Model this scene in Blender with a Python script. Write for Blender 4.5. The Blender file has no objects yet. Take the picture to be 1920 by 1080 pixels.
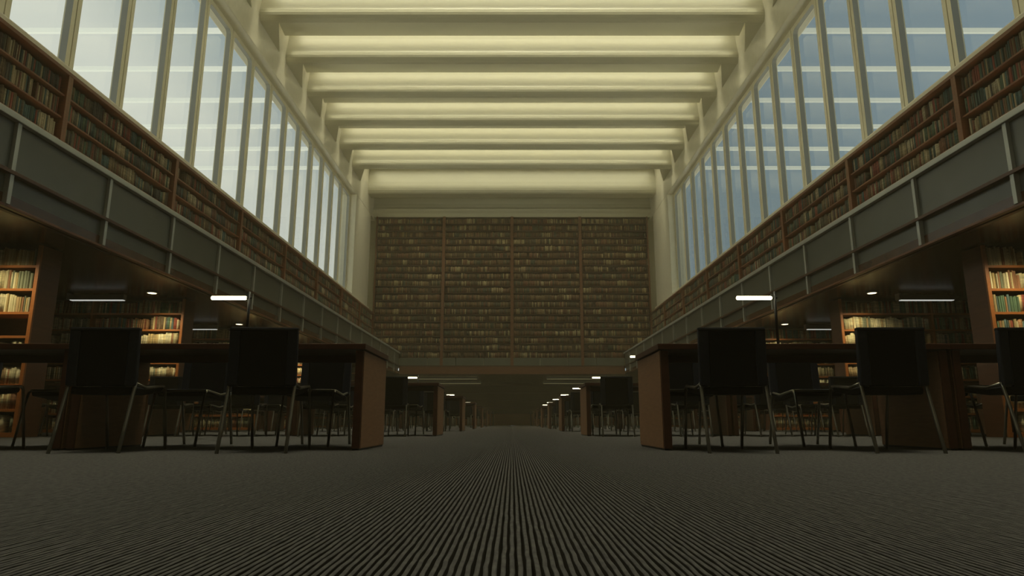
import bpy, bmesh, math, random
import numpy as np
from mathutils import Vector, Matrix
random.seed(7); rng = np.random.default_rng(7)
S = bpy.context.scene; COL = S.collection
H = 0.195; FPX = 1240.0; PITCH = math.radians(11.46)
ORD = ['zeroth','first','second','third','fourth','fifth','sixth','seventh','eighth','ninth','tenth','eleventh','twelfth','thirteenth','fourteenth','fifteenth','sixteenth','seventeenth','eighteenth','nineteenth','twentieth']
def ordn(n):
    if n <= 20: return ORD[n]
    t = ['','','twenty','thirty','forty','fifty','sixty','seventy','eighty','ninety','hundred'][n//10] if n < 110 else 'hundred'
    return t+'-'+ORD[n%10] if n % 10 else {'twenty':'twentieth','thirty':'thirtieth','forty':'fortieth','fifty':'fiftieth','sixty':'sixtieth','seventy':'seventieth','eighty':'eightieth','ninety':'ninetieth','hundred':'hundredth'}[t]

# ------------------------------------------------------------------ materials
def new_mat(name):
    m = bpy.data.materials.new(name); m.use_nodes = True
    nt = m.node_tree; b = nt.nodes['Principled BSDF']
    return m, nt, b
def noise_col(nt, b, c1, c2, scale=(1,1,1), detail=4, nscale=5, socket='Base Color', lo=.3, hi=.7):
    tc = nt.nodes.new('ShaderNodeTexCoord'); mp = nt.nodes.new('ShaderNodeMapping')
    mp.inputs['Scale'].default_value = scale
    nz = nt.nodes.new('ShaderNodeTexNoise'); nz.inputs['Scale'].default_value = nscale; nz.inputs['Detail'].default_value = detail
    cr = nt.nodes.new('ShaderNodeValToRGB')
    cr.color_ramp.elements[0].color = (*c1,1); cr.color_ramp.elements[1].color = (*c2,1)
    cr.color_ramp.elements[0].position = lo; cr.color_ramp.elements[1].position = hi
    nt.links.new(tc.outputs['Object'], mp.inputs['Vector']); nt.links.new(mp.outputs[0], nz.inputs['Vector'])
    nt.links.new(nz.outputs['Fac'], cr.inputs['Fac']); nt.links.new(cr.outputs[0], b.inputs[socket])
    return nz
def bump(nt, b, src, strength=.2, dist=.01):
    bp = nt.nodes.new('ShaderNodeBump'); bp.inputs['Strength'].default_value = strength; bp.inputs['Distance'].default_value = dist
    nt.links.new(src.outputs['Fac'], bp.inputs['Height']); nt.links.new(bp.outputs[0], b.inputs['Normal'])
def simple(name, c, rough=.5, metal=0, c2=None, scale=(1,1,1), nscale=5, bmp=0, dist=.01, spec=.5):
    m, nt, b = new_mat(name)
    b.inputs['Roughness'].default_value = rough; b.inputs['Metallic'].default_value = metal
    b.inputs['Specular IOR Level'].default_value = spec
    b.inputs['Base Color'].default_value = (*c,1)
    if c2:
        nz = noise_col(nt, b, c, c2, scale, 4, nscale)
        if bmp: bump(nt, b, nz, bmp, dist)
    return m
M = {}
M['wood'] = simple('warm_wood', (.125,.043,.018), .36, 0, (.17,.062,.026), (1.2,1.2,14), 3)
M['wood_h'] = simple('warm_wood_along', (.13,.043,.018), .36, 0, (.17,.060,.026), (1,1,12), 3)
M['wood_panel'] = simple('table_end_wood', (.23,.115,.055), .5, 0, (.29,.15,.072), (2,2,16), 4)
M['wood_dark'] = simple('dark_wood', (.055,.017,.008), .38, 0, (.075,.025,.011), (1.5,8,8), 3)
M['soffit'] = simple('glossy_dark_wood_soffit', (.060,.026,.012), .22, 0, (.085,.038,.018), (8,.8,1), 3)
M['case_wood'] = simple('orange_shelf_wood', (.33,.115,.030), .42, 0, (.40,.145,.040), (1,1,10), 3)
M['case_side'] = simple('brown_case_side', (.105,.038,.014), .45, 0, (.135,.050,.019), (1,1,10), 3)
M['concrete'] = simple('pale_plaster', (.72,.68,.53), .30, 0, (.78,.74,.58), (2,2,2), 3, .12, .02)
M['ceil'] = simple('ceiling_lamella', (.58,.565,.43), .36, 0, (.65,.63,.475), (.012,34,34), 2, .12, .01)
M['ceil_top'] = simple('ceiling_top', (.60,.57,.43), .6, 0, (.66,.62,.48), (1,1,1), 2)
M['frame'] = simple('window_frame_paint', (.86,.81,.60), .45); M['reveal_shade'] = simple('grey_window_reveal', (.30,.31,.28), .5)  # grey puts shade into the colour of the frame's inner sides
M['groove'] = simple('groove_dark', (.03,.028,.02), .8)
M['panel'] = simple('grey_green_panel', (.085,.095,.080), .30, 0, (.105,.115,.098), (1,1,1), 2, spec=.6)
M['alu'] = simple('pale_metal_rail', (.42,.44,.40), .35, .35, (.48,.50,.46), (1,1,1), 2)
M['black_fab'] = simple('black_upholstery', (.004,.0045,.006), .55, 0, (.006,.0065,.009), (1,1,1), 60, spec=.08)
M['navy_band'] = simple('black_side_band', (.010,.012,.020), .40, 0, (.014,.017,.027), (1,1,1), 40, spec=.25)
M['tube'] = simple('brushed_steel_tube', (.30,.285,.23), .28, .9, (.36,.34,.28), (1,1,1), 10)
M['black_metal'] = simple('black_metal', (.008,.008,.009), .35, .3, (.012,.012,.013), (1,1,1), 10)
M['brown_wall'] = simple('brown_underwall', (.07,.035,.018), .5, 0, (.09,.045,.022), (1,1,1), 1)
M['page'] = simple('book_pages', (.42,.38,.26), .8, 0, (.50,.45,.31), (1,1,1), 40)
M['fixture'] = simple('grey_fixture', (.35,.36,.35), .4, .2, (.4,.41,.4), (1,1,1), 4)
def emis(name, c, s):
    m, nt, b = new_mat(name); b.inputs['Base Color'].default_value = (*c,1)
    b.inputs['Emission Color'].default_value = (*c,1); b.inputs['Emission Strength'].default_value = s
    return m
M['tube_light'] = emis('lamp_tube_glow', (1,.90,.58), 4.2)
M['strip_light'] = emis('fixture_glow', (.85,.87,.80), .42)
M['down_light'] = emis('downlight_glow', (1,.86,.5), 2.5)
M['bar_reflection'] = emis('reflection_bar_glow', (.86,.90,.74), .42); M['bar_reflection'].node_tree.nodes['Principled BSDF'].inputs['Base Color'].default_value = (.12,.12,.10,1)  # self-lit colour imitating reflections in the panes
M['bar_reflection_left'] = emis('reflection_bar_bright', (.88,.90,.76), .68); M['bar_reflection_left'].node_tree.nodes['Principled BSDF'].inputs['Base Color'].default_value = (.12,.12,.10,1)
M['cove'] = emis('cove_tube_glow', (1,.93,.66), 3)
# books
def book_mat(name, mode):
    m, nt, b = new_mat(name)
    b.inputs['Roughness'].default_value = .6; b.inputs['Specular IOR Level'].default_value = .3
    if mode == 'obj':
        s = nt.nodes.new('ShaderNodeObjectInfo'); out = s.outputs['Color']
    else:
        s = nt.nodes.new('ShaderNodeAttribute'); s.attribute_name = 'Col'; out = s.outputs['Color']
    # printed bands across the spine
    tc = nt.nodes.new('ShaderNodeTexCoord'); mp = nt.nodes.new('ShaderNodeMapping'); mp.inputs['Scale'].default_value = (3,3,22)
    nz = nt.nodes.new('ShaderNodeTexNoise'); nz.inputs['Scale'].default_value = 2
    nt.links.new(tc.outputs['Object'], mp.inputs[0]); nt.links.new(mp.outputs[0], nz.inputs['Vector'])
    mr = nt.nodes.new('ShaderNodeMapRange'); mr.inputs['From Min'].default_value=.35; mr.inputs['From Max'].default_value=.65
    mr.inputs['To Min'].default_value = .72; mr.inputs['To Max'].default_value = 1.18
    nt.links.new(nz.outputs['Fac'], mr.inputs['Value'])
    mx = nt.nodes.new('ShaderNodeVectorMath'); mx.operation = 'SCALE'
    nt.links.new(out, mx.inputs[0]); nt.links.new(mr.outputs[0], mx.inputs['Scale']); nt.links.new(mx.outputs[0], b.inputs['Base Color'])
    return m
M['book'] = book_mat('book_cloth', 'obj'); M['books_all'] = book_mat('book_cloth_many', 'attr')
# carpet
def carpet_mat():
    m, nt, b = new_mat('ribbed_carpet')
    b.inputs['Roughness'].default_value = .95; b.inputs['Specular IOR Level'].default_value = .02
    noise_col(nt, b, (.033,.0325,.033), (.070,.068,.064), (1,.35,1), 6, 90, lo=.25, hi=.75)
    nz = nt.nodes.new('ShaderNodeTexNoise'); nz.inputs['Scale'].default_value = 500
    tc = nt.nodes.new('ShaderNodeTexCoord'); nt.links.new(tc.outputs['Object'], nz.inputs['Vector'])
    bump(nt, b, nz, .5, .002)
    return m
M['carpet'] = carpet_mat()
M['dark_infill'] = simple('carpet_groove_shade', (.008,.007,.005), .95, spec=.05)  # black on groove floors and rib walls is painted shade between ribs
def glass_mat():
    m = bpy.data.materials.new('window_glass'); m.use_nodes = True; nt = m.node_tree; nt.nodes.clear()
    o = nt.nodes.new('ShaderNodeOutputMaterial'); mix = nt.nodes.new('ShaderNodeMixShader')
    t = nt.nodes.new('ShaderNodeBsdfTransparent'); t.inputs[0].default_value = (.93,.95,.94,1)
    g = nt.nodes.new('ShaderNodeBsdfGlossy'); g.inputs['Roughness'].default_value = .02
    f = nt.nodes.new('ShaderNodeFresnel'); f.inputs['IOR'].default_value = 1.5
    ge = nt.nodes.new('ShaderNodeNewGeometry'); sb = nt.nodes.new('ShaderNodeMath'); sb.operation='SUBTRACT'; sb.inputs[0].default_value=1
    ml = nt.nodes.new('ShaderNodeMath'); ml.operation='MULTIPLY'
    nt.links.new(ge.outputs['Backfacing'], sb.inputs[1]); nt.links.new(sb.outputs[0], ml.inputs[0]); nt.links.new(f.outputs[0], ml.inputs[1])
    nt.links.new(ml.outputs[0], mix.inputs[0]); nt.links.new(t.outputs[0], mix.inputs[1]); nt.links.new(g.outputs[0], mix.inputs[2])
    nt.links.new(mix.outputs[0], o.inputs[0]); return m
M['glass'] = glass_mat()

# ------------------------------------------------------------------ helpers
class MB:
    def __init__(s): s.bm = bmesh.new()
    def box(s, x0,x1,y0,y1,z0,z1, mi=0):
        vs = [s.bm.verts.new(p) for p in ((x0,y0,z0),(x1,y0,z0),(x1,y1,z0),(x0,y1,z0),(x0,y0,z1),(x1,y0,z1),(x1,y1,z1),(x0,y1,z1))]
        for f in ((3,2,1,0),(4,5,6,7),(0,1,5,4),(1,2,6,5),(2,3,7,6),(3,0,4,7)):
            fc = s.bm.faces.new([vs[i] for i in f]); fc.material_index = mi
        return s
    def prism(s, poly, a0, a1, axis='x', mi=0):   # poly of (u,v); axis x: (y,z), axis y: (x,z), z: (x,y)
        def P(a,u,v): return {'x':(a,u,v),'y':(u,a,v),'z':(u,v,a)}[axis]
        v0 = [s.bm.verts.new(P(a0,*p)) for p in poly]; v1 = [s.bm.verts.new(P(a1,*p)) for p in poly]
        n = len(poly); fs = [s.bm.faces.new(v0), s.bm.faces.new(v1[::-1])]
        for i in range(n): fs.append(s.bm.faces.new((v0[i], v1[i], v1[(i+1)%n], v0[(i+1)%n])))
        for f in fs: f.material_index = mi
        return s
    def tube(s, pts, r, n=10):
        pts = [Vector(p) for p in pts]; rings = []
        rr = r if isinstance(r,(list,tuple)) else [r]*len(pts)
        for i,p in enumerate(pts):
            t = ((pts[min(i+1,len(pts)-1)]-p).normalized() + (p-pts[max(i-1,0)]).normalized()).normalized()
            up = Vector((0,0,1)) if abs(t.z) < .9 else Vector((1,0,0))
            a = t.cross(up).normalized(); b2 = t.cross(a)
            rings.append([s.bm.verts.new(p + (a*math.cos(k*2*math.pi/n) + b2*math.sin(k*2*math.pi/n))*rr[i]) for k in range(n)])
        for i in range(len(rings)-1):
            for k in range(n):
                f = s.bm.faces.new((rings[i][k], rings[i][(k+1)%n], rings[i+1][(k+1)%n], rings[i+1][k])); f.smooth = True
        s.bm.faces.new(rings[0][::-1]); s.bm.faces.new(rings[-1]); return s
    def mesh(s, name, mats, bevel=0, seg=2):
        bmesh.ops.recalc_face_normals(s.bm, faces=s.bm.faces)
        if bevel:
            bmesh.ops.bevel(s.bm, geom=[e for e in s.bm.edges if len(e.link_faces)==2 and e.calc_face_angle(0) > .6], offset=bevel, segments=seg, affect='EDGES', profile=.6)
        me = bpy.data.meshes.new(name); s.bm.to_mesh(me); s.bm.free()
        for m in (mats if isinstance(mats,(list,tuple)) else [mats]): me.materials.append(m)
        return me
    def build(s, name, mats, parent=None, bevel=0, seg=2):
        o = bpy.data.objects.new(name, s.mesh(name, mats, bevel, seg)); COL.objects.link(o)
        if parent: o.parent = parent
        return o
def empty(name, loc=(0,0,0)):
    o = bpy.data.objects.new(name, None); COL.objects.link(o); o.location = loc; o.empty_display_size = .1; return o
def tag(o, label=None, cat=None, group=None, kind=None):
    if label: o['label'] = label
    if cat: o['category'] = cat
    if group: o['group'] = group
    if kind: o['kind'] = kind
    return o
def struct(o, label=None): return tag(o, label, kind='structure')
def copy_tree(o, parent=None):
    c = o.copy(); COL.objects.link(c); c.parent = parent
    for ch in list(o.children): copy_tree(ch, c)
    return c
SIDE = {-1:'left', 1:'right'}
def mbx(sd, mb, x0,x1,y0,y1,z0,z1):   # box mirrored to side
    a,b = sorted((sd*x0, sd*x1)); return mb.box(a,b,y0,y1,z0,z1)

# ------------------------------------------------------------------ key dimensions
XF = 5.70; XW = 7.11; XP = 7.30; XM = 7.60; XO = 13.0
YB = 33.5; YE = 42.0; Y0 = -6.0
ZS = 2.58; ZMID = 2.97; ZL0 = 3.57; ZL1 = 3.65
ZSH0 = 4.50; ZSH1 = 5.69; ZSILL = 5.87; ZHEAD = 10.70; ZTOP = 11.57
WY = [10.36 + 1.48*k for k in range(-10, 14)]   # window joints, last 29.6
YPIER = 29.6

# ------------------------------------------------------------------ floor
def ribbed_floor():
    P = .0117; nx = int(15.0/P)//2*2; W = nx*P/2; SH = P*.17
    ys = [-.6,.2,.35,.45]; y = .5; st = .016
    while y < 40.5: ys.append(y); y += st; st *= 1.055
    ys.append(YE); ys = np.array(ys); ny = len(ys)
    prof = [(0.0,-.0180),(.01,-.0007),(.09,.0001),(.30,0.0005),(.52,.0001),(.60,-.0007),(.61,-.0180)]
    k = len(prof)
    xs = (np.arange(nx)[:,None]*P - W + np.array([p[0] for p in prof])[None,:]*P).ravel() - .33*P - SH*0
    zs = np.tile(np.array([p[1] for p in prof]), nx)
    X = np.repeat(xs[:,None], ny, 1); Z = np.repeat(zs[:,None], ny, 1); Y = np.repeat(ys[None,:], len(xs), 0)
    rib = np.repeat(np.arange(nx), k)
    ph = rng.uniform(0,6.28,(nx,3))
    wob = sum(a*np.sin(ys[None,:]*f + ph[:,i:i+1]) for i,(a,f) in enumerate(((.0006,38),(.0005,71),(.0004,131))))
    fade = np.clip((4-ys)/3,0,1)[None,:]
    X = X + (wob*fade)[rib]
    hz = (rng.normal(0,.00022,(nx,ny))*fade)[rib]; Z = Z + np.where(Z>-.004, hz, 0)
    V = np.stack([X,Y,Z],-1).reshape(-1,3)
    nxx = len(xs)
    i = np.arange(nxx-1)[:,None]; j = np.arange(ny-1)[None,:]
    a = i*ny + j; q = np.stack([a, a+ny, a+ny+1, a+1], -1).reshape(-1,4)
    me = bpy.data.meshes.new('floor')
    me.vertices.add(len(V)); me.vertices.foreach_set('co', V.ravel())
    me.loops.add(q.size); me.loops.foreach_set('vertex_index', q.ravel())
    me.polygons.add(len(q)); me.polygons.foreach_set('loop_start', np.arange(0,q.size,4)); me.polygons.foreach_set('loop_total', np.full(len(q),4))
    me.polygons.foreach_set('use_smooth', np.ones(len(q),bool))
    me.update(); me.validate(); me.materials.append(M['carpet']); me.materials.append(M['dark_infill'])
    seg = np.repeat(np.arange(nxx-1) % k, ny-1)
    me.polygons.foreach_set('material_index', np.isin(seg,(0,k-2,k-1)).astype(np.int32))
    o = bpy.data.objects.new('floor', me); COL.objects.link(o); struct(o, 'dark grey-brown ribbed carpet running down the hall')
    return W
W = ribbed_floor()
mb = MB(); mb.box(-XO,-W-.01,-.6,YE,-.05,0).box(W-.003,XO,-.6,YE,-.05,0).box(-XO,XO,Y0,-.6,-.05,0)
struct(mb.build('floor', M['carpet']), 'dark carpet under the side galleries')

# ------------------------------------------------------------------ walls / shell
for sd in (-1,1):
    n = SIDE[sd]
    mb = MB()
    mbx(sd, mb, XP, 8.0, Y0, YE, ZHEAD, 13.4)                    # head beam
    mbx(sd, mb, XP, 8.0, YPIER, 32.85, ZSILL, ZHEAD)              # end pier
    mbx(sd, mb, XP, 8.0, Y0, WY[0], ZSILL, ZHEAD)
    mbx(sd, mb, 7.20, 8.0, Y0, 32.85, ZSH1+.04, ZSILL)             # sill band
    mbx(sd, mb, 7.45, 8.0, Y0, YB, ZL0, ZSH1+.04)
    mbx(sd, mb, 7.62, 8.0, 32.85, YB+.3, ZSH1, 13.4)
    struct(mb.build('wall_'+n, M['concrete'], bevel=.025), 'pale plaster upper wall on the %s' % n)
    mb = MB(); mbx(sd, mb, XO, XO+.2, Y0, YE, 0, 3.6)
    struct(mb.build('wall_%s_lower' % n, M['brown_wall']), 'dark brown wall behind the %s bookcases' % n)
    mb = MB(); mbx(sd, mb, XF+.02, XO, Y0, YE, ZS, ZS+.15)
    struct(mb.build('ceiling_'+n, M['soffit']), 'dark glossy wooden soffit under the %s gallery' % n)
    mb = MB(); mbx(sd, mb, XF+.12, 8, Y0, YB, ZL0-.35, ZL0-.02)
    struct(mb.build('trim_gallery_floor', M['concrete']))
mb = MB(); mb.box(-XO,XO,Y0-.2,Y0,0,13.4); struct(mb.build('wall_front', M['brown_wall']))
mb = MB(); mb.box(-7.7,7.7,YB+.32,YB+.6,2.9,13.4)
mb.prism([(YB-.02,10.80),(YB-.12,10.98),(YB-.28,11.10),(YB-.30,11.16),(YB-.16,11.30),(YB-.10,11.50),(YB-.10,13.3),(YB+.34,13.3),(YB+.34,10.80)], -7.62, 7.62)
struct(mb.build('wall_back', M['ceil']), 'pale cove above the end bookcases')
mb = MB(); mb.box(-XF-.02,XF+.02,YB+.02,YE,ZS,ZS+.15); struct(mb.build('ceiling_back', M['soffit']), 'low dark ceiling beyond the end bookcases')
# lower end wall: wood base and shelf lines
mb = MB(); mb.box(-XO,XO,YE,YE+.2,0,ZS+.1); struct(mb.build('wall_back_lower', M['brown_wall']), 'dark wall at the far end under the low ceiling')
r = empty('counter', (0, YE-.6, 0)); tag(r, 'long low orange wooden counter across the far end of the hall', 'counter')
MB().box(-9,9,0,.5,0,.68).build('body', M['case_wood'], r); MB().box(-9.03,9.03,-.03,.52,.68,.72).build('counter_top', M['wood'], r)
for i in range(1,5):
    struct(MB().box(-12.9,12.9,YE-.22,YE,.72+.45*(i-1)+.36,.72+.45*(i-1)+.40).build('trim_%d' % (60+i), M['wood_dark']))

M['dim_light'] = emis('dim_light_glow', (1,.9,.5), .05)
for yy,rowname in ((36.6,'nearer'),(41.0,'further')):
    for sd in (-1,1):
        r = empty('ceiling_light', (sd*4.2, yy, ZS)); tag(r, 'long dim strip light, %s row, under the far low ceiling, %s of the aisle' % (rowname, SIDE[sd]), 'light', 'dim strip lights at the far end')
        MB().box(-2.3,2.3,-.06,.06,-.05,0).build('housing', M['fixture'], r); MB().box(-2.28,2.28,-.065,.05,-.09,-.05).build('diffuser', M['dim_light'], r)
# balcony fronts
def fascia(sd):
    n = SIDE[sd]; r = struct(empty('trim_balcony_'+n, (sd*XF, 0, ZS)), 'grey panelled balcony front along the %s gallery' % n)
    def part(name, mat, x0,x1,y0,y1,z0,z1, bev=0):
        mb = MB(); a,b = sorted((sd*x0,sd*x1)); mb.box(a,b,y0,y1,z0-ZS,z1-ZS); return mb.build(name, mat, r, bev)
    part('dark_infill', M['wood_dark'], .06,.12,Y0,YB+.02,ZS-.02,ZL0)
    ys = [7.1 + 1.78*k for k in range(-7, 16)]
    for a,b in zip(ys[:-1], ys[1:]):
        if a > YB-.1: break
        b = min(b, YB)
        part('upper_panel', M['panel'], .01,.06,a+.02,b-.02,ZMID+.02,ZL0)
        part('lower_panel', M['panel'], .03,.06,a+.02,b-.02,ZS+.02,ZMID-.02)
    for a in ys:
        if a < YB: part('post', M['alu'], -.035,.03,a-.03,a+.03,ZS+.02,ZL0, .004)
    part('rail', M['alu'], -.06,.16,Y0,YB,ZL0,ZL1, .008)
    part('middle_rail', M['wood_dark'], -.05,.05,Y0,YB,ZMID-.022,ZMID+.022, .004)
    part('bottom_rail', M['wood'], -.02,.04,Y0,YB,ZS-.012,ZS+.02, .004)
for sd in (-1,1): fascia(sd)
r = struct(empty('trim_balcony_end', (0,YB,ZS)), 'brown and grey band below the end bookcases')
MB().box(-XF,XF,-.02,.05,-.02,ZMID-ZS-.01).build('lower_panel', M['wood'], r)
for k in range(8):
    MB().box(-XF+k*1.425+.015,-XF+(k+1)*1.425-.015,-.02,.05,ZMID-ZS+.01,3.38-ZS).build('upper_panel', M['panel'], r)
MB().box(-XF,XF,-.04,.06,ZMID-ZS-.02,ZMID-ZS+.02).build('middle_rail', M['wood_dark'], r)

# windows: one framed pane per module
def rrect(cx, cz, w, h, rad, n=6):
    pts = []
    for (sx,sz,a0) in ((1,1,0),(-1,1,90),(-1,-1,180),(1,-1,270)):
        for k in range(n+1):
            a = math.radians(a0 + 90*k/n)
            pts.append((cx+sx*(w/2-rad)+rad*math.cos(a), cz+sz*(h/2-rad)+rad*math.sin(a)))
    return pts
def window_meshes():
    hw = 1.48/2; g = .011; z0, z1 = 0, ZHEAD-ZSILL
    bmo = bmesh.new(); zc = (z0+z1)/2
    def ring(pts, x): return [bmo.verts.new((x, p[0], p[1])) for p in pts]
    outer = rrect(0, zc, 1.48-2*g, z1-z0, .012); inner = rrect(0, zc+.0, 1.48-.22, z1-z0-.26, .13)
    inner2 = rrect(0, zc, 1.48-.20, z1-z0-.24, .13)
    R = [ring(outer, .15), ring(outer, 0), ring(inner, 0), ring(inner2, .128), ring(inner2,.15)]
    n = len(outer)
    for j,(a,b) in enumerate(zip(R[:-1],R[1:])):
        for i in range(n):
            f = bmo.faces.new((a[i],a[(i+1)%n],b[(i+1)%n],b[i])); f.material_index = 1 if j == 2 else 0
    bmesh.ops.recalc_face_normals(bmo, faces=bmo.faces)
    fm = bpy.data.meshes.new('window_frame'); bmo.to_mesh(fm); bmo.free(); fm.materials.append(M['frame']); fm.materials.append(M['reveal_shade'])
    gm = MB().box(.13,.142,-.65,.65,.09,z1-.09).mesh('pane', M['glass'])
    km = MB().box(.03,.15,hw-g,hw+g,0,z1).mesh('joint', M['groove'])
    return fm, gm, km
fm, gm, km = window_meshes()
wn = 0
for sd in (-1,1):
    for a in WY[:-1]:
        wn += 1
        o = struct(bpy.data.objects.new('window_%d' % wn, fm), 'tall pale framed window in the %s gallery wall' % SIDE[sd]); COL.objects.link(o)
        o.location = (sd*XM, a+.74, ZSILL); o.scale = (sd,1,1)
        for nm, me in (('pane',gm),('joint',km)):
            c = bpy.data.objects.new(nm, me); COL.objects.link(c); c.parent = o

# ------------------------------------------------------------------ ceiling: curved baffles with hidden cove lights
YA = [17.27 + 2.27*k for k in range(-9, 6)]
prof = [(0,0),(.02,-.012),(.05,0)]
def baffle():
    # closed profile (y,z): lip, sloped underside, top edge, back up inside, curved front face
    front = [(.30,1.55),(.13,1.55),(.09,1.2),(.035,.9),(-.03,.65),(-.085,.45),(-.12,.33),(-.13,.24),(-.12,.16),(-.085,.08),(-.04,.02)]
    mb = MB()
    mb.prism([(0,0),(.02,-.008),(.05,.01),(.28,.30)]+front, -7.3, 7.3)
    # sloped underside with splayed ends
    v = {}
    th = .02
    for s_ in (-1,1):
        for dz in (0,th):
            v[(s_,'a',dz)] = mb.bm.verts.new((s_*6.77,.03,.0+dz)); v[(s_,'b',dz)] = mb.bm.verts.new((s_*7.27,1.87,.744+dz))
    V = lambda *k: v[k]
    mb.bm.faces.new((V(-1,'a',0),V(1,'a',0),V(1,'b',0),V(-1,'b',0))); mb.bm.faces.new((V(-1,'a',th),V(1,'a',th),V(1,'b',th),V(-1,'b',th)))
    mb.bm.faces.new((V(-1,'a',0),V(1,'a',0),V(1,'a',th),V(-1,'a',th))); mb.bm.faces.new((V(-1,'b',0),V(1,'b',0),V(1,'b',th),V(-1,'b',th)))
    for s_ in (-1,1): mb.bm.faces.new((V(s_,'a',0),V(s_,'b',0),V(s_,'b',th),V(s_,'a',th)))
    for s_ in (-1,1): mb.prism([(s_*6.77,.02),(s_*7.3,.02),(s_*7.3,1.60)], 0.0, .02, 'z')
    return mb.mesh('ceiling_baffle', M['ceil'])
CV1, CV2 = 40, 62
bme = baffle()
cm = MB().tube([(-7.0,0,0),(7.0,0,0)], .02, 8).mesh('cove_tube', M['cove'])
for i, y in enumerate(YA):
    o = struct(bpy.data.objects.new('ceiling', bme), 'curved pale ceiling baffle lit from behind'); COL.objects.link(o); o.location = (0,y,ZTOP)
    c = bpy.data.objects.new('cove_tube', cm); COL.objects.link(c); c.parent = o; c.location = (0,1.74,.80)
    for nm, sy, en, yy, zz, sp in (('cove_light', .36, CV1, 2.08, 1.48, 105), ('hall_fill_light', .13, CV2, 1.945, .86, 46)):  # second, narrow light is added fill aimed down into the hall
        L = bpy.data.lights.new(nm,'AREA'); L.shape='RECTANGLE'; L.size=14.2; L.size_y=sy; L.energy=en; L.color=(1,.94,.66)
        lo = bpy.data.objects.new(nm, L); COL.objects.link(lo); lo.location=(0,y+yy,ZTOP+zz); L.spread=math.radians(sp)
# long last vault
mb = MB(); 
mb.prism([(y-YB,z) for y,z in ((31.98,0),(32.62,0),(32.62,1.55),(32.12,1.55),(32.05,1.2),(31.97,.9),(31.90,.6),(31.86,.38),(31.855,.28),(31.87,.16),(31.92,.05))], -7.3, 7.3)
L = bpy.data.lights.new('cove_light','AREA'); L.shape='RECTANGLE'; L.size=14.2; L.size_y=.9; L.energy=CV1*1.6; L.color=(1,.94,.66); L.spread=math.radians(120)
lo = bpy.data.objects.new('cove_light', L); COL.objects.link(lo); lo.location=(0,31.35,ZTOP+1.5)
o = struct(mb.build('ceiling', M['ceil']), 'last broad ceiling vault before the end wall'); o.location=(0,YB,ZTOP)
struct(MB().box(-7.62,7.62,Y0,YB+.3,ZTOP+1.56,ZTOP+1.7).build('ceiling_top', M['ceil_top']))

# added glowing bars that imitate strip-light reflections in the window glass
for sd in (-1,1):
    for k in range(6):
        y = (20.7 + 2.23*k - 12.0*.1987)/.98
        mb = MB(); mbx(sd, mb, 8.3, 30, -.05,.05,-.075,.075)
        o = mb.build('reflection_bar', M['bar_reflection' if sd > 0 else 'bar_reflection_left']); o.location=(0,y,12.0+H)
        tag(o, 'pale added bar imitating a glass reflection beyond the %s windows, %s from the camera' % (SIDE[sd], ORD[k+1]), 'light', 'reflection bars beyond the windows')

# ------------------------------------------------------------------ books collector
BOOKS = []   # centre-bottom (x,y,z), size w(thick) d h, face axis: 'y' spine faces -y ; 'x+'/'x-' spine faces aisle ; colour ; tilt ; place string
PAL_GAL = [(.16,.075,.045),(.07,.045,.030),(.045,.075,.065),(.05,.10,.10),(.13,.09,.05),(.30,.24,.14),(.22,.06,.04),(.06,.055,.045),(.10,.085,.055),(.18,.13,.07),(.40,.34,.22),(.07,.11,.07)]
PAL_CASE = [(.62,.56,.34),(.55,.50,.30),(.68,.62,.40),(.50,.42,.22),(.42,.30,.15),(.58,.52,.30),(.32,.16,.08),(.20,.22,.14),(.64,.58,.36),(.48,.36,.16)]
PAL_MIX = [(.30,.08,.05),(.12,.20,.12),(.50,.40,.20),(.20,.14,.08),(.60,.52,.32),(.10,.16,.15),(.40,.22,.10)]
PAL_END = [(.14,.075,.035),(.10,.060,.030),(.17,.10,.05),(.075,.055,.035),(.07,.075,.050),(.24,.16,.08),(.11,.05,.03),(.42,.34,.18),(.20,.09,.05)]
CN = {}
def cname(c):
    r_,g,b = c; mx = max(c)
    if mx < .09: return 'dark' if g >= r_*.85 else 'dark brown'
    if r_ > 2.4*g: return 'red'
    if g > r_*1.15: return 'green' if g > b*1.2 else 'teal'
    if mx > .45: return 'cream'
    if mx > .26: return 'tan'
    return 'brown'
def fill_row(ax, u0, u1, fixed, z, hmax, pal, thick, where, sd=0, gaps=0., darkbias=None, cluster=True):
    """ax 'y': books along x with spines facing -y at y=fixed. ax 'x': along y with spines facing the aisle at x=fixed."""
    u = u0 + random.uniform(.01,.05); n = 0; base = random.choice(pal); left = 0; hh = hmax*random.uniform(.72,.9)
    while u < u1-.06:
        if left <= 0:
            left = random.randint(3,12); base = random.choice(pal); hh = hmax*random.uniform(.70,.90)
            if random.random() < gaps: u += random.uniform(.04,.22)
        left -= 1
        t = random.uniform(*thick)
        if u+t > u1-.01: break
        c = base if random.random() < .5 else random.choice(pal)
        f = random.uniform(.75,1.2); c = tuple(min(1,v*f) for v in c)
        h = min(hh*random.uniform(.90,1.06), hmax*.95); d = random.uniform(.15,.20)
        n += 1
        BOOKS.append((ax, u+t/2, fixed+random.uniform(0,.018)*(1 if ax=='y' else sd), z, t*.95, d, h, c, sd, where, n))
        u += t

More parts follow.
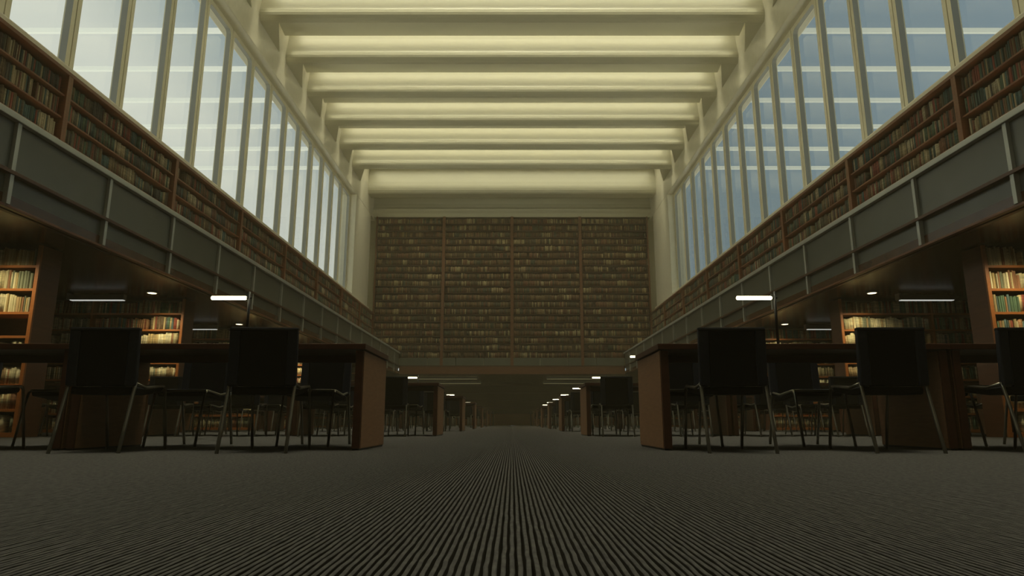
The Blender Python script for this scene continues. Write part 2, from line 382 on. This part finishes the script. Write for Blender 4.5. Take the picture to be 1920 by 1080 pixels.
# ------------------------------------------------------------------ gallery bookcases (one per bay, both sides)
def gallery_case(sd, ya, yb, k):
    n = SIDE[sd]
    r = empty('bookcase', (sd*XW, (ya+yb)/2, ZSH0))
    tag(r, 'long three-shelf wooden bookcase above the balcony, %s bay from the near end, %s gallery' % (ORD[k], n), 'bookcase', 'gallery bookcases')
    L = yb-ya
    def part(name, mat, x0,x1,y0,y1,z0,z1, bev=.004):
        a,b = sorted((sd*x0,sd*x1)); return MB().box(a,b,y0,y1,z0,z1).build(name, mat, r, bev)
    hgt = ZSH1-ZSH0
    for e in (-1,1): part('side_panel', M['wood'], -.03,.28, *( (-L/2,-L/2+.055) if e<0 else (L/2-.055,L/2)), 0, hgt-.03)
    part('back_panel', M['wood_dark'], .28,.32,-L/2,L/2,0,hgt, 0)
    p = .37; zs = [.055+p*i for i in range(3)]
    part('plinth', M['wood_h'], -.005,.28,-L/2+.055,L/2-.055,0,.055)
    for z in zs[1:]: part('shelf', M['wood_h'], .0,.28,-L/2+.055,L/2-.055,z-.03,z)
    part('top', M['wood_h'], -.035,.30,-L/2,L/2,hgt-.06,hgt)
    for j,z in enumerate(zs):
        fill_row('x', ya+.06, yb-.06, sd*(XW+.035), ZSH0+z, .335, PAL_GAL, (.022,.05), '%s shelf, %s gallery bay, %s side' % (('bottom','middle','top')[j], ORD[k], n), sd, .05)
PY = [9.75+3.455*k for k in range(-2,7)] + [YB-.02]
for sd in (-1,1):
    for k,(a,b) in enumerate(zip(PY[:-1],PY[1:])):
        gallery_case(sd, a, b, k+1)

# ------------------------------------------------------------------ end wall bookcases
ZB0 = 3.20+H; PB = .3715
for k in range(4):
    xa = -7.15+3.575*k; r = empty('bookcase', (xa+3.575/2, YB, ZB0))
    tag(r, 'towering twenty-shelf bookcase on the end wall, %s of four from the left' % ORD[k+1], 'bookcase', 'end wall bookcases')
    w = 3.575/2
    for e in (-1,1):
        a,b = (-w,-w+.075) if e<0 else (w-.075,w)
        MB().box(a,b,-.04,.26,-.42,20*PB).build('side_panel', M['wood'], r)
    MB().box(-w,w,.26,.30,0,20*PB).build('back_panel', M['wood_dark'], r)
    for j in range(21):
        MB().box(-w+.075,w-.075,-.02,.26,j*PB-.035 if j else -.02,j*PB).build('shelf', M['wood_dark'], r)
    for j in range(20):
        fill_row('y', xa+.08, xa+3.5, YB+.01, ZB0+j*PB, .32, PAL_END, (.03,.065), 'shelf %d' % j, 0, .10)

# ------------------------------------------------------------------ cases under the galleries
CY = [8.72+4.02*k for k in range(6)]
SHZ = [.06,.36,.68,1.0,1.32,1.64,1.96,2.28]
for sd in (-1,1):
    for k,y in enumerate(CY):
        L = 3.6; r = empty('bookcase', (sd*6.40, y, 0))
        tag(r, 'tall orange wooden bookcase under the %s gallery, %s from the near end' % (SIDE[sd], ORD[k+1]), 'bookcase', 'bookcases under the gallery')
        def part(name, mat, x0,x1,y0,y1,z0,z1, bev=.003):
            a,b = sorted((sd*x0,sd*x1)); return MB().box(a,b,y0,y1,z0,z1).build(name, mat, r, bev)
        for e in (0, L-.05):
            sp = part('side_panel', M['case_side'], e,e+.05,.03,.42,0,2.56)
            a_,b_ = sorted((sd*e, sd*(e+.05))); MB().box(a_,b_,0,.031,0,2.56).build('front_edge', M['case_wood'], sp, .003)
        part('back_panel', M['wood_dark'], .05,L-.05,.38,.42,0,2.56,0)
        part('plinth', M['case_wood'], .05,L-.05,.01,.38,0,.06)
        part('divider', M['case_wood'], L/2-.02,L/2+.02,.01,.38,.06,2.56)
        for j,z in enumerate(SHZ):
            if j: part('shelf', M['case_wood'], .05,L-.05,.005,.38,z-.035,z)
            if k < 4:
                for (a,b) in ((.05,L/2-.02),(L/2+.02,L-.05)):
                    xa, xb = sorted((sd*(6.4+a), sd*(6.4+b)))
                    if sd < 0 and k == 0 and j == 4: xa = xa; xb = xb-.5
                    pal = PAL_CASE if random.random() < .8 else PAL_MIX
                    if k == 1 and j == 7: pal = PAL_MIX + PAL_CASE[:3]
                    hm = .285
                    fill_row('y', xa, xb, y+.03, z, hm, pal, (.018,.045), '%s shelf, %s bookcase under %s gallery' % (('lowest','second','third','fourth','fifth','sixth','seventh','top')[j], ORD[k+1], SIDE[sd]), 0, .12)

# ------------------------------------------------------------------ turn book list into objects
def proj(x,y,z):
    Z = z-H; d = y*math.cos(PITCH)+Z*math.sin(PITCH)
    if d <= .1: return None
    u = -y*math.sin(PITCH)+Z*math.cos(PITCH)
    return 960+FPX*x/d, 540-FPX*u/d, d
def score(b):
    ax,u,fx,z,t,d,h,c,sd,where,n = b
    x,y = (u,fx) if ax=='y' else (fx,u)
    p = proj(x,y,z+h/2)
    if not p or not (8<p[0]<1912 and 5<p[1]<632): return 0
    w = t*FPX/p[2] if ax=='y' else abs(FPX*x/(p[2]-t/2)-FPX*x/(p[2]+t/2))
    return w*h*FPX/p[2]
BOOKS.sort(key=score, reverse=True)
def book_mesh():
    mb = MB()
    # unit book: x thickness -.5...5, y 0 (spine) .. 1, z 0..1 ; rounded spine
    t = .5
    mb.prism([(-t,.06),(-t*.6,.0),(t*.6,.0),(t,.06),(t,1),(t*.72,1),(t*.72,.10),(-t*.72,.10),(-t*.72,1),(-t,1)], 0, 1, 'z', 0)
    mb.box(-t*.72,t*.72,.10,.97,.02,.975, 1)
    return mb.mesh('book', [M['book'], M['page']])
bk = book_mesh(); used = set()
NIND = 300
cnt = {}
for b in BOOKS[:NIND]:
    ax,u,fx,z,t,d,h,c,sd,where,n = b
    o = bpy.data.objects.new('book', bk); COL.objects.link(o)
    o.scale = (t,d,h); o.color = (*c,1)
    if ax=='y': o.location = (u,fx,z)
    else: o.location = (fx,u,z); o.rotation_euler = (0,0,-math.pi/2*sd)
    end = 'near end' if ax=='x' else 'left end'
    tag(o, '%s book %s from %s, %s' % (cname(c), ordn(n), end, where), 'book', 'books on the shelves')
rest = BOOKS[NIND:]
N = len(rest)
V = np.zeros((N,8,3)); CL = np.zeros((N,8,4))
for i,b in enumerate(rest):
    ax,u,fx,z,t,d,h,c,sd,where,n = b
    if ax=='y': x0,x1,y0,y1 = u-t/2,u+t/2,fx,fx+d
    else:
        x0,x1 = sorted((fx,fx+sd*d)); y0,y1 = u-t/2,u+t/2
    V[i] = [(x0,y0,z),(x1,y0,z),(x1,y1,z),(x0,y1,z),(x0,y0,z+h),(x1,y0,z+h),(x1,y1,z+h),(x0,y1,z+h)]
    CL[i] = (*c,1)
F = np.array([(3,2,1,0),(4,5,6,7),(0,1,5,4),(1,2,6,5),(2,3,7,6),(3,0,4,7)])
Q = (np.arange(N)[:,None,None]*8 + F[None]).reshape(-1,4)
me = bpy.data.meshes.new('books'); me.vertices.add(N*8); me.vertices.foreach_set('co', V.ravel())
me.loops.add(Q.size); me.loops.foreach_set('vertex_index', Q.ravel())
me.polygons.add(len(Q)); me.polygons.foreach_set('loop_start', np.arange(0,Q.size,4)); me.polygons.foreach_set('loop_total', np.full(len(Q),4)); me.update()
ca = me.color_attributes.new('Col','FLOAT_COLOR','POINT'); ca.data.foreach_set('color', CL.ravel())
me.materials.append(M['books_all'])
o = bpy.data.objects.new('books', me); COL.objects.link(o)
tag(o, 'thousands of small books filling the distant and upper shelves', 'books', kind='stuff')

# ------------------------------------------------------------------ furniture
def make_chair():
    r = empty('chair')
    # local: origin on floor, chair faces +y (seat in front of back). rear feet y=-.30, back y~-.2, front legs y=+.36
    hw = .205
    # backrest: padded slab slightly reclined
    mb = MB(); mb.prism([(-.245,.43),(-.205,.425),(-.235,.80),(-.262,.805)], -.155, .155, 'x')
    back = mb.build('backrest', M['black_fab'], r, .010, 3)
    for s_ in (-1,1):
        a,b = sorted((s_*.155, s_*.222)); MB().prism([(-.252,.43),(-.200,.425),(-.228,.805),(-.270,.81)], a, b, 'x').build('side_band', M['navy_band'], back, .012, 3)
    mb = MB(); mb.prism([(-.272,.79),(-.225,.79),(-.228,.815),(-.268,.815)], -.222, .222, 'x'); mb.build('top_band', M['black_fab'], back, .008, 2)
    # seat: pad dipping gently to the back
    mb = MB(); mb.prism([(-.22,.375),(-.22,.425),(-.05,.420),(.15,.445),(.22,.447),(.235,.43),(.22,.405),(-.05,.375)], -hw+.01, hw-.01, 'x')
    mb.build('seat', M['black_fab'], r, .010, 2)
    # steel frame round the seat
    mb = MB()
    fr = [(-hw,-.22,.45),(-hw,-.05,.425),(-hw,.17,.448),(-hw,.215,.450),(-hw+.02,.238,.450),(hw-.02,.238,.450),(hw,.215,.450),(hw,.17,.448),(hw,-.05,.425),(hw,-.22,.45)]
    mb.tube(fr, .0105, 10); mb.build('seat_frame', M['tube'], r)
    for s_ in (-1,1):
        MB().tube([(s_*hw,.222,.448),(s_*hw,.245,.43),(s_*(hw+.0),.30,.20),(s_*hw,.345,.0)], [.0105,.0105,.0105,.0105], 10).build('leg', M['tube'], r)
        MB().tube([(s_*.212,-.218,.455),(s_*.212,-.225,.42),(s_*.212,-.30,.15),(s_*.212,-.345,.0)], .0115, 10).build('leg', M['tube'], r)
    return r
TW, TD, TH = 2.10, .90, .75
def make_table():
    r = empty('reading_table')   # origin at near-left corner on the floor
    MB().box(0,TW-.004,0,TD,TH-.042,TH).build('tabletop', M['wood_dark'], r, .004)
    for x in (.02, TW-.02-.055):
        lg = MB().box(x,x+.055,.012,TD-.012,.012,TH-.046).build('end_panel', M['wood_dark'], r, .003)
        for a,b in ((x-.004,x+.001),(x+.054,x+.059)):
            MB().box(a,b,.03,TD-.02,.014,TH-.05).build('veneer', M['wood_panel'], lg)
        MB().box(x+.004,x+.051,.02,TD-.02,0,.012).build('foot', M['black_metal'], lg)
    MB().box(.075,TW-.075,TD/2-.012,TD/2+.012,TH-.10,TH-.042).build('rail', M['wood_dark'], r)
    return r
def make_lamp():
    r = empty('desk_lamp')
    MB().tube([(0,0,0),(0,0,.012)], .055, 20).build('base', M['black_metal'], r)
    MB().tube([(0,0,.012),(0,0,.47)], .0105, 12).build('pole', M['black_metal'], r)
    sh = MB().tube([(-.305,0,.418),(-.30,0,.418),(-.03,0,.418),(-.022,0,.418)], [.010,.0155,.0155,.010], 14).build('lamp_tube', M['tube_light'], r)
    MB().tube([(-.03,0,.418),(.02,0,.418)], .009, 10).build('arm', M['black_metal'], r)
    return r
chair0, table0, lamp0 = make_chair(), make_table(), make_lamp(); first = {'c':1,'t':1,'l':1}
def get(o, k):
    if first[k]: first[k] = 0; return o
    return copy_tree(o)
ROWY = [4.75+4.85*k for k in range(8)]
COLN = ['aisle','middle','outer']
for ri, y in enumerate(ROWY):
    for sd in (-1,1):
        for ci in range(3):
            if ci == 2 and ri not in (1,2,3): continue
            if ci == 1 and ri > 5: continue
            x0 = 1.05+2.10*ci if sd > 0 else -3.15-2.10*ci
            rown = ORD[ri+1]
            t = get(table0,'t'); t.location = (x0,y,0)
            tag(t, 'long brown wooden reading table, %s row from the camera, %s table %s of the aisle' % (rown, COLN[ci], SIDE[sd]), 'table', 'reading tables')
            l = None if ri == 0 and ci else get(lamp0,'l')
            if l: l.location = (x0+1.05,y+TD/2,TH); tag(l, 'slim black lamp with glowing tube on the %s-row %s table, %s of the aisle' % (rown, COLN[ci], SIDE[sd]), 'lamp', 'reading table lamps')
            for side in (0,1):
                for e,cx in enumerate((.42,1.48)):
                    if ri > 5 and ci > 0: continue
                    c = get(chair0,'c')
                    inner = (e==0) == (sd>0)
                    jit = random.uniform(-.03,.03) if ri else 0
                    if side == 0:
                        c.location = (x0+cx+jit, y-.11+random.uniform(-.02,.02)*(ri>0), 0); c.rotation_euler = (0,0,math.radians(-1.5 if sd>0 else 4)+random.uniform(-.05,.05)*(ri>0))
                    else:
                        c.location = (x0+cx+jit, y+TD+.10, 0); c.rotation_euler = (0,0,math.pi+random.uniform(-.06,.06)*(ri>0))
                    if ri==0 and side==0 and sd>0 and ci==1 and e==0: c.location.x -= .10
                    tag(c, 'black steel-legged chair on %s side, %s end, of %s-row %s table, %s of aisle' % (('near','far')[side], ('outer','inner')[inner], rown, COLN[ci], SIDE[sd]), 'chair', 'chairs at the reading tables')

# ------------------------------------------------------------------ fittings under the galleries
for sd in (-1,1):
    for k,y in enumerate(CY[:4]):
        r = empty('ceiling_light', (sd*7.85, y-.42 if k else y-.9, 2.58))
        if k: 
            tag(r, 'slim grey linear light under the %s gallery before the %s bookcase' % (SIDE[sd], ORD[k+1]), 'light', 'linear lights under the galleries')
            MB().box(-.52,.52,-.05,.05,-.12,-.02).build('housing', M['fixture'], r, .006)
            MB().box(-.50,.50,-.04,.04,-.132,-.118).build('diffuser', M['strip_light'], r)
            MB().box(-.55,-.51,-.07,.07,-.12,0).build('end_cap', M['fixture'], r)
        else: bpy.data.objects.remove(r)
        r = MB().tube([(0,0,-.015),(0,0,.01)], .10, 24).build('downlight', M['fixture']); r.location = (sd*6.72, y-.62, ZS-.012)
        MB().tube([(0,0,-.018),(0,0,-.012)], .075, 24).build('lens', M['down_light'], r)
        tag(r, 'small round warm downlight in the %s soffit before the %s bookcase' % (SIDE[sd], ORD[k+1]), 'light', 'downlights in the soffit')
        L = bpy.data.lights.new('case_light','SPOT'); L.energy = 55; L.color=(1,.85,.50); L.spot_size = math.radians(125); L.spot_blend = .9; L.shadow_soft_size=.08
        lo = bpy.data.objects.new('case_light', L); COL.objects.link(lo); lo.location = (sd*6.72, y-.62, ZS-.06); lo.rotation_euler = (math.radians(14),0,math.radians(0))

# ------------------------------------------------------------------ air haze
HZ = .0030
m = bpy.data.materials.new('air_haze'); m.use_nodes = True; nt = m.node_tree; nt.nodes.clear()
o_ = nt.nodes.new('ShaderNodeOutputMaterial'); v_ = nt.nodes.new('ShaderNodeVolumeScatter'); v_.inputs['Color'].default_value=(1,.86,.52,1); v_.inputs['Density'].default_value=HZ
v_.inputs['Anisotropy'].default_value=.2
nt.links.new(v_.outputs[0], o_.inputs['Volume'])
hz = MB().box(-12.9,12.9,Y0+.1,YE-.1,-.03,13).build('haze', m); tag(hz, 'thin warm haze filling the air of the hall', kind='stuff')

# ------------------------------------------------------------------ world
w = bpy.data.worlds.new('sky'); S.world = w; w.use_nodes = True; nt = w.node_tree; bg = nt.nodes['Background']
tc = nt.nodes.new('ShaderNodeTexCoord')
dot = nt.nodes.new('ShaderNodeVectorMath'); dot.operation='DOT_PRODUCT'; dot.inputs[1].default_value = (-1,0,-1.2)
nt.links.new(tc.outputs['Generated'], dot.inputs[0])
mr = nt.nodes.new('ShaderNodeMapRange'); mr.inputs['From Min'].default_value=-1.2; mr.inputs['From Max'].default_value=.4
nt.links.new(dot.outputs['Value'], mr.inputs['Value'])
cr = nt.nodes.new('ShaderNodeValToRGB'); nt.links.new(mr.outputs[0], cr.inputs[0])
E = cr.color_ramp.elements
E[0].position = .0; E[0].color = (.20,.265,.30,1); E[1].position = 1.; E[1].color=(.74,.75,.66,1)
for p,c in ((.35,(.175,.235,.255)),(.50,(.20,.255,.28)),(.60,(.30,.37,.38)),(.72,(.70,.71,.62))):
    e = cr.color_ramp.elements.new(p); e.color = (*c,1)
# lower half of the world brightened, unseen fill added for ceiling and walls
sx = nt.nodes.new('ShaderNodeSeparateXYZ'); nt.links.new(tc.outputs['Generated'], sx.inputs[0])
m2 = nt.nodes.new('ShaderNodeMapRange'); m2.inputs['From Min'].default_value=.05; m2.inputs['From Max'].default_value=-.08
nt.links.new(sx.outputs['Z'], m2.inputs['Value'])
mix = nt.nodes.new('ShaderNodeMix'); mix.data_type='RGBA'; nt.links.new(m2.outputs[0], mix.inputs['Factor'])
nt.links.new(cr.outputs[0], mix.inputs['A']); mix.inputs['B'].default_value=(1.35,1.3,1.0,1)
nt.links.new(mix.outputs['Result'], bg.inputs[0]); bg.inputs[1].default_value = .85

# ------------------------------------------------------------------ camera
cam = bpy.data.cameras.new('camera'); co = bpy.data.objects.new('camera', cam); COL.objects.link(co)
cam.sensor_width = 36; cam.lens = 36*FPX/1920; cam.clip_end = 300; cam.clip_start = .02
co.location = (0,0,H); co.rotation_euler = (math.radians(90)+PITCH, 0, 0)
S.camera = co
S.view_settings.view_transform = 'Standard'; S.view_settings.look = 'None'; S.view_settings.gamma = 1; S.view_settings.exposure = .35
S.cycles.max_bounces = 8; S.cycles.diffuse_bounces = 4; S.cycles.transparent_max_bounces = 12; S.cycles.sample_clamp_indirect = 4
S.cycles.use_denoising = True
